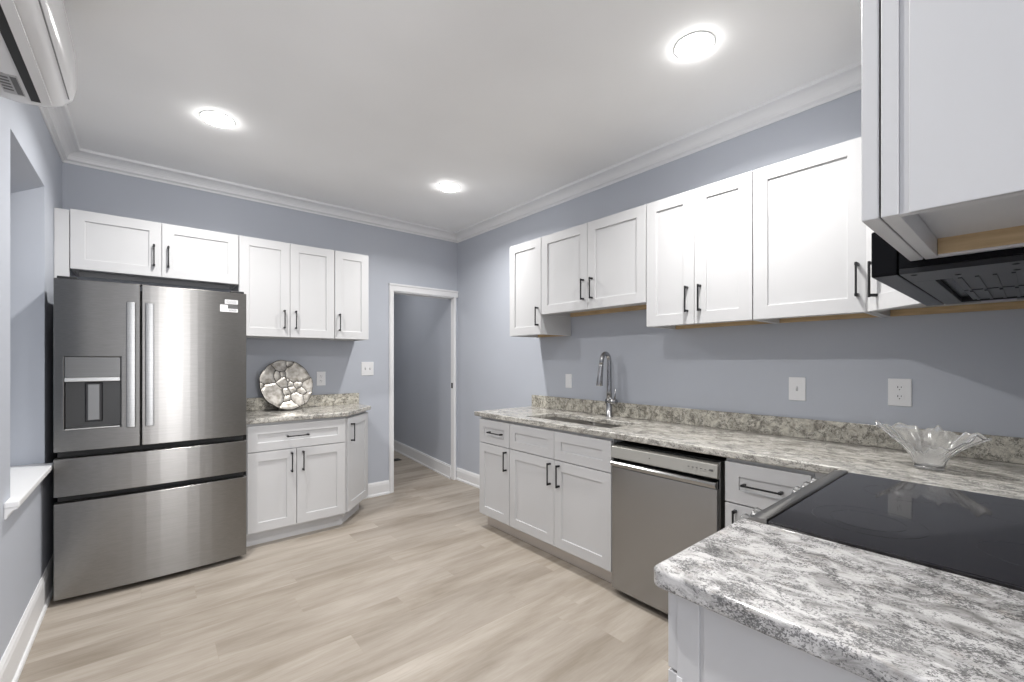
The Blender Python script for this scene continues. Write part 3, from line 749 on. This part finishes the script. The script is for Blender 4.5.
obj('oven_handle', bm, M_steel_lt, od, world=True)
bm = BM(); box(bm, (RX0+.005, .446, .04), (RX1-.005, .478, .20)); obj('drawer', bm, M_steel, t, .003, world=True)
# burner rings printed on the glass
bm = BM()
for (x, y, r) in ((1.40, .27, .115), (1.76, .26, .085), (1.40, .00, .08), (1.76, .01, .10), (1.40, .27, .075)):
    seg = 64
    A_ = [(bm.verts.new((x+(r-.0006)*math.cos(2*PI*k/seg), y+(r-.0006)*math.sin(2*PI*k/seg), .9333)), bm.verts.new((x+(r+.0006)*math.cos(2*PI*k/seg), y+(r+.0006)*math.sin(2*PI*k/seg), .9333))) for k in range(seg)]
    for k in range(seg):
        if k % 8 == 7: continue
        p, q = A_[k], A_[(k+1) % seg]; bm.faces.new([p[0], p[1], q[1], q[0]])
obj('burner_markings', bm, M_line, ck, world=True)

# ================================================================== RANGE HOOD
t = thing('range_hood', 'black under-cabinet range hood above the cooktop', 'range hood', (1.58, .02, 1.517))
hx0, hx1, hy0, hy1, hz = 1.203, 1.957, YS+.004, .225, 1.517
bm = BM()
prism(bm, [(hy0, hz+.012), (hy1-.045, hz+.012), (hy1-.045, 1.637), (hy0, 1.637)], 'x', hx0, hx1)
obj('body', bm, M_hood, t, .0015, world=True)
bm = BM(); prism(bm, [(hy1-.043, hz), (hy1, hz), (hy1, 1.615), (hy1-.043, 1.622)], 'x', hx0-.001, hx1+.001); obj('front_panel', bm, M_hood, t, .003, world=True)
bm = BM(); box(bm, (hx0, hy0, hz+.0), (hx0+.14, hy1-.046, hz+.0115)); box(bm, (hx1-.05, hy0, hz), (hx1, hy1-.046, hz+.0115)); box(bm, (hx0+.14, hy1-.085, hz), (hx1-.05, hy1-.046, hz+.0115)); box(bm, (hx0+.14, hy0, hz), (hx1-.05, hy0+.04, hz+.0115))
obj('bottom_pan', bm, mat('satin_black_enamel', (.016, .016, .018), .3, Specular_IOR_Level=.3), t, .001, world=True)
M_filter = mat('dark_filter_mesh', (.05, .05, .055), .35, .6)
for x0, x1 in ((hx0+.15, hx0+.42), (hx0+.44, hx1-.06)):
    bm = BM(); fy0, fy1 = hy0+.06, hy1-.11
    box(bm, (x0, fy0, hz+.004), (x1, fy1, hz+.0112))
    nsl = 9
    for i in range(nsl):
        yy = fy0+.012+(fy1-fy0-.024)*i/(nsl-1); box(bm, (x0+.012, yy-.003, hz+.001), (x1-.012, yy+.003, hz+.005))
    obj('grease_filter', bm, M_filter, t, world=True)
bm = BM(); box(bm, (hx1-.045, .03, hz-.002), (hx1-.008, .10, hz+.001)); obj('lamp_lens', bm, mat('frosted_lens', (.4, .38, .45), .3), t, .001, world=True)
for (x, y) in ((hx0+.03, .16), (hx0+.09, .10), (hx0+.11, .02), (hx0+.03, .02)):
    bm = BM(); lathe(bm, [(0, -.002), (.004, -.0015), (.006, 0)], 12, (x, y, hz)); obj('screw', bm, M_black, t, world=True)

# ================================================================== AIR CONDITIONER (left wall, top)
t = thing('wall_air_conditioner', 'white split air conditioner unit high on the left wall', 'air conditioner', (XL, 2.1, 2.35))
ay0, ay1 = 1.70, 2.545
def ac_profile(u):   # u 0..1 shrink towards the end
    return [(0, 2.352), (.055, 2.346), (.125, 2.352), (.175, 2.372), (.205, 2.405), (.214, 2.450), (.214, 2.560), (.208, 2.615), (.190, 2.640), (.15, 2.650), (0, 2.650)]
bm = BM(); rings = []
ends = [(ay0, .93), (ay0+.006, .975), (ay0+.03, 1), (ay1-.03, 1), (ay1-.010, .985), (ay1-.003, .965), (ay1, .94)]
for y, s in ends:
    rings.append([bm.verts.new((XL+.001+d*s, y, 2.500+(z-2.500)*(s*.25+.75))) for d, z in ac_profile(0)])
for a, c in zip(rings, rings[1:]):
    n = len(a)
    for k in range(n):
        f = bm.faces.new([a[k], a[(k+1) % n], c[(k+1) % n], c[k]]); f.smooth = True
bm.faces.new(rings[0]); bm.faces.new(rings[-1][::-1])
body = obj('housing', bm, M_gloss, t, .003, world=True)
# outlet slot with louver, label and front seam
bm = BM(); prism(bm, [(XL+.094, 2.350), (XL+.120, 2.352), (XL+.120, 2.364), (XL+.094, 2.362)], 'y', ay0+.05, ay1-.055)
for v in bm.verts: v.co.z -= .006
obj('outlet_slot', bm, M_gap, t, world=True)
bm = BM(); prism(bm, [(XL+.121, 2.343), (XL+.150, 2.351), (XL+.149, 2.358), (XL+.121, 2.350)], 'y', ay0+.05, ay1-.045); obj('louver', bm, M_gloss, t, .0015, world=True)
bm = BM(); box(bm, (XL+.194, ay0+.04, 2.392), (XL+.1985, ay1-.05, 2.3945)); obj('front_seam', bm, mat('seam_grey', (.25, .25, .25), .5), t, world=True)
bm = BM(); box(bm, (XL+.028, ay1-.23, 2.3465), (XL+.082, ay1-.075, 2.3505))
for v in bm.verts: v.co.z -= .0015
lb = obj('label', bm, mat('pale_grey_label', (.45, .45, .46), .5), t, world=True)
bm = BM()
for i in range(5): box(bm, (XL+.032, ay1-.21+i*.024, 2.344), (XL+.058, ay1-.200+i*.024, 2.3452))
box(bm, (XL+.064, ay1-.22, 2.344), (XL+.080, ay1-.085, 2.3452)); obj('label_print', bm, M_greymark, lb, world=True)

# remote cradle at the left edge
t = thing('wall_control', 'small white wall control at the left edge beside the window recess', 'control', (XL, 2.38, 1.60))
bm = BM(); box(bm, (XL, 2.33, 1.535), (XL+.026, 2.425, 1.600)); obj('cradle', bm, M_white, t, .004, 3, world=True)
bm = BM(); box(bm, (XL+.001, 2.34, 1.6005), (XL+.020, 2.408, 1.667)); obj('remote', bm, M_white, t, .005, 3, world=True)

# ================================================================== SWITCHES AND OUTLETS (local frame as cabinets)
def plate(name, label, cat, loc, rz, w, h, kind):
    t = thing(name, label, cat, loc, rz, 'white wall plates')
    bm = BM(); box(bm, (-w/2, -.006, -h/2), (w/2, 0, h/2)); obj('cover_plate', bm, M_white, t, .003, 3)
    if kind == 'duplex':
        for z in (-.021, .021):
            bm = BM(); prism(bm, [(.017*math.cos(a)*(1.0), z+.0145*max(-1, min(1, 1.25*math.sin(a)))) for a in [2*PI*i/24 for i in range(24)]], 'y', -.008, -.005); f = obj('socket', bm, M_white, t, .0008)
            bm = BM(); box(bm, (-.0075, -.0086, z-.001), (-.0050, -.0075, z+.008)); box(bm, (.0050, -.0086, z), (.0070, -.0075, z+.007)); box(bm, (-.002, -.0086, z-.010), (.002, -.0075, z-.006)); obj('slots', bm, M_dark, f)
    elif kind == 'toggle1' or kind == 'toggle2':
        for x in ((0,) if kind == 'toggle1' else (-.023, .023)):
            bm = BM(); box(bm, (x-.005, -.008, -.012), (x+.005, -.005, .012)); s = obj('switch_surround', bm, mat('plate_shadow_grey', (.5, .5, .51), .4), t)
            bm = BM(); prism(bm, [(-.007, -.006), (-.018, .004), (-.018, .009), (-.007, .006)], 'x', x-.0035, x+.0035); obj('toggle', bm, M_white, t, .0006)
    elif kind == 'decora':
        bm = BM(); box(bm, (-.0165, -.0085, -.033), (.0165, -.005, .033)); obj('rocker', bm, M_white, t, .0015)
    for z in (-.03, .03) if kind.startswith('toggle') else ((0,) if kind == 'duplex' else (-.048, .048)):
        for x in ((0,) if kind != 'toggle2' else (-.023, .023)):
            bm = BM(); tube(bm, [(x, -.0055, z), (x, -.0068, z)], .003, 10); obj('screw', bm, M_white, t)
    return t
plate('wall_outlet', 'small white outlet plate on the back wall beside the silver plate', 'outlet', (1.217, YB, 1.176), 0, .078, .128, 'duplex')
plate('light_switch', 'double white light switch on the back wall next to the doorway', 'light switch', (1.650, YB, 1.262), 0, .122, .132, 'toggle2')
plate('light_switch', 'small white rocker plate on the right wall left of the faucet', 'light switch', (XR, 2.478, 1.171), R90, .070, .116, 'decora')
plate('light_switch', 'single white toggle switch above the counter, middle of the right wall', 'light switch', (XR, .816, 1.187), R90, .080, .126, 'toggle1')
plate('wall_outlet', 'white duplex outlet on the right wall above the glass bowl', 'outlet', (XR, .398, 1.191), R90, .084, .128, 'duplex')

# ================================================================== FLOOR REGISTER IN THE HALL
t = thing('floor_register', 'dark floor vent in the hallway beyond the doorway', 'vent', (2.45, 5.52, 0))
bm = BM(); box(bm, (-.18, -.06, 0), (.18, .06, .006)); obj('frame', bm, M_gap, t, .001)
bm = BM()
for i in range(10): box(bm, (-.16+i*.034, -.045, .006), (-.152+i*.034, .045, .008))
obj('grille', bm, M_black, t)

# ================================================================== SILVER PEBBLE PLATE
seeds = [(205,250,60),(300,172,42),(415,240,74),(228,392,76),(305,310,36),(262,255,32),(312,243,16),(362,322,20),(412,322,28),(318,378,26),(366,358,20),(320,432,26),(396,440,44),(484,345,42),(440,378,28),(335,492,50),(478,440,44),(150,330,12),(365,166,22),(345,290,10)]
PR = .214
S = [((x-330)/190*PR, (327-y)/190*PR, r/190*PR) for x, y, r in seeds]
def cell(x, y):
    d = sorted(((math.hypot(x-a, y-b)-r) for a, b, r in S))
    return d[1]-d[0]
t = thing('decorative_plate', 'round silver pebble-pattern decorative plate leaning on the back wall', 'plate', (.893, 3.985, CT+.001))
bm = BM(); nr, na = 70, 220; grid = []
for i in range(nr+1):
    row = []
    for j in range(na):
        a = 2*PI*j/na; R_ = PR*(1+.012*math.sin(7*a+1)+.008*math.sin(12*a)); rr = R_*i/nr
        x, z = rr*math.cos(a), rr*math.sin(a); e = min(cell(x, z), (R_-rr)*1.6)
        h = .0045*min(1, math.sqrt(max(0, e)/.035)); y = -.020*(rr/PR)**2 - h
        row.append((bm.verts.new((x, y, z)), e)); 
        if i == 0: break
    grid.append(row)
def mi(es): return 1 if sum(es)/len(es) < .0052 else 0
for j in range(na):
    a, c = grid[1][j], grid[1][(j+1) % na]; f = bm.faces.new([grid[0][0][0], a[0], c[0]]); f.smooth = True; f.material_index = mi([a[1], c[1]])
for i in range(1, nr):
    for j in range(na):
        q = [grid[i][j], grid[i+1][j], grid[i+1][(j+1) % na], grid[i][(j+1) % na]]
        f = bm.faces.new([v[0] for v in q]); f.smooth = True; f.material_index = mi([v[1] for v in q])
back = [bm.verts.new((v[0].co.x, v[0].co.y+.010, v[0].co.z)) for v in grid[nr]]
bk2 = [bm.verts.new((v[0].co.x*.5, .012, v[0].co.z*.5)) for v in grid[nr]]
for j in range(na):
    j2 = (j+1) % na
    for q in ([grid[nr][j][0], back[j], back[j2], grid[nr][j2][0]], [back[j], bk2[j], bk2[j2], back[j2]]):
        f = bm.faces.new(q); f.material_index = 1
bm.faces.new(bk2)
tilt = math.radians(17)
d = obj('dish', bm, [M_silver, M_outline], t, loc=(0, .035, PR*math.cos(tilt)+.001))
d.rotation_euler = (-tilt, 0, math.radians(10))

# ================================================================== GLASS BOWL
t = thing('glass_bowl', 'clear glass bowl with flared wavy wings on the counter beside the cooktop', 'bowl', (2.285, .255, CT+.001))
bm = BM(); na, nr = 160, 24; rows = []
def bowl_pt(a, s):
    # two flared petals left and right, a high crest at the wall side, a low V at the front
    c_, s_ = math.cos(a), math.sin(a)
    wing = abs(c_)**2.5; back_ = max(0, -s_)**2; front = max(0, s_)**2
    R_ = .042 + s**1.3*(.030 + .085*wing + .020*back_)
    fl = 1+.06*math.sin(8*a)*s
    z = .014 + s**.8*(.060 + .075*wing + .075*back_ + .0*front) + .008*math.sin(7*a+.6)*s*s + (.006 if c_ > 0 else -.006)*wing*s
    return (-R_*fl*s_*.70, R_*fl*c_, z)
for i in range(nr+1):
    s = i/nr; rows.append([bm.verts.new(Vector(bowl_pt(2*PI*j/na, s)) + Vector((0, 0, .005*math.sin(18*2*PI*j/na)*s))) for j in range(na)])
c0 = bm.verts.new((0, 0, .014))
for j in range(na): f = bm.faces.new([c0, rows[0][j], rows[0][(j+1) % na]]); f.smooth = True
for a, c in zip(rows, rows[1:]):
    for j in range(na): f = bm.faces.new([a[j], c[j], c[(j+1) % na], a[(j+1) % na]]); f.smooth = True
o = obj('bowl_body', bm, M_glass, t); sd = o.modifiers.new('wall', 'SOLIDIFY'); sd.thickness = .004; sd.offset = -1
bm = BM(); lathe(bm, [(0, 0), (.040, 0), (.044, .003), (.042, .009), (.034, .0125), (0, .0125)], 48); obj('foot', bm, M_glass, t)
t.rotation_euler = (0, 0, math.radians(-12))
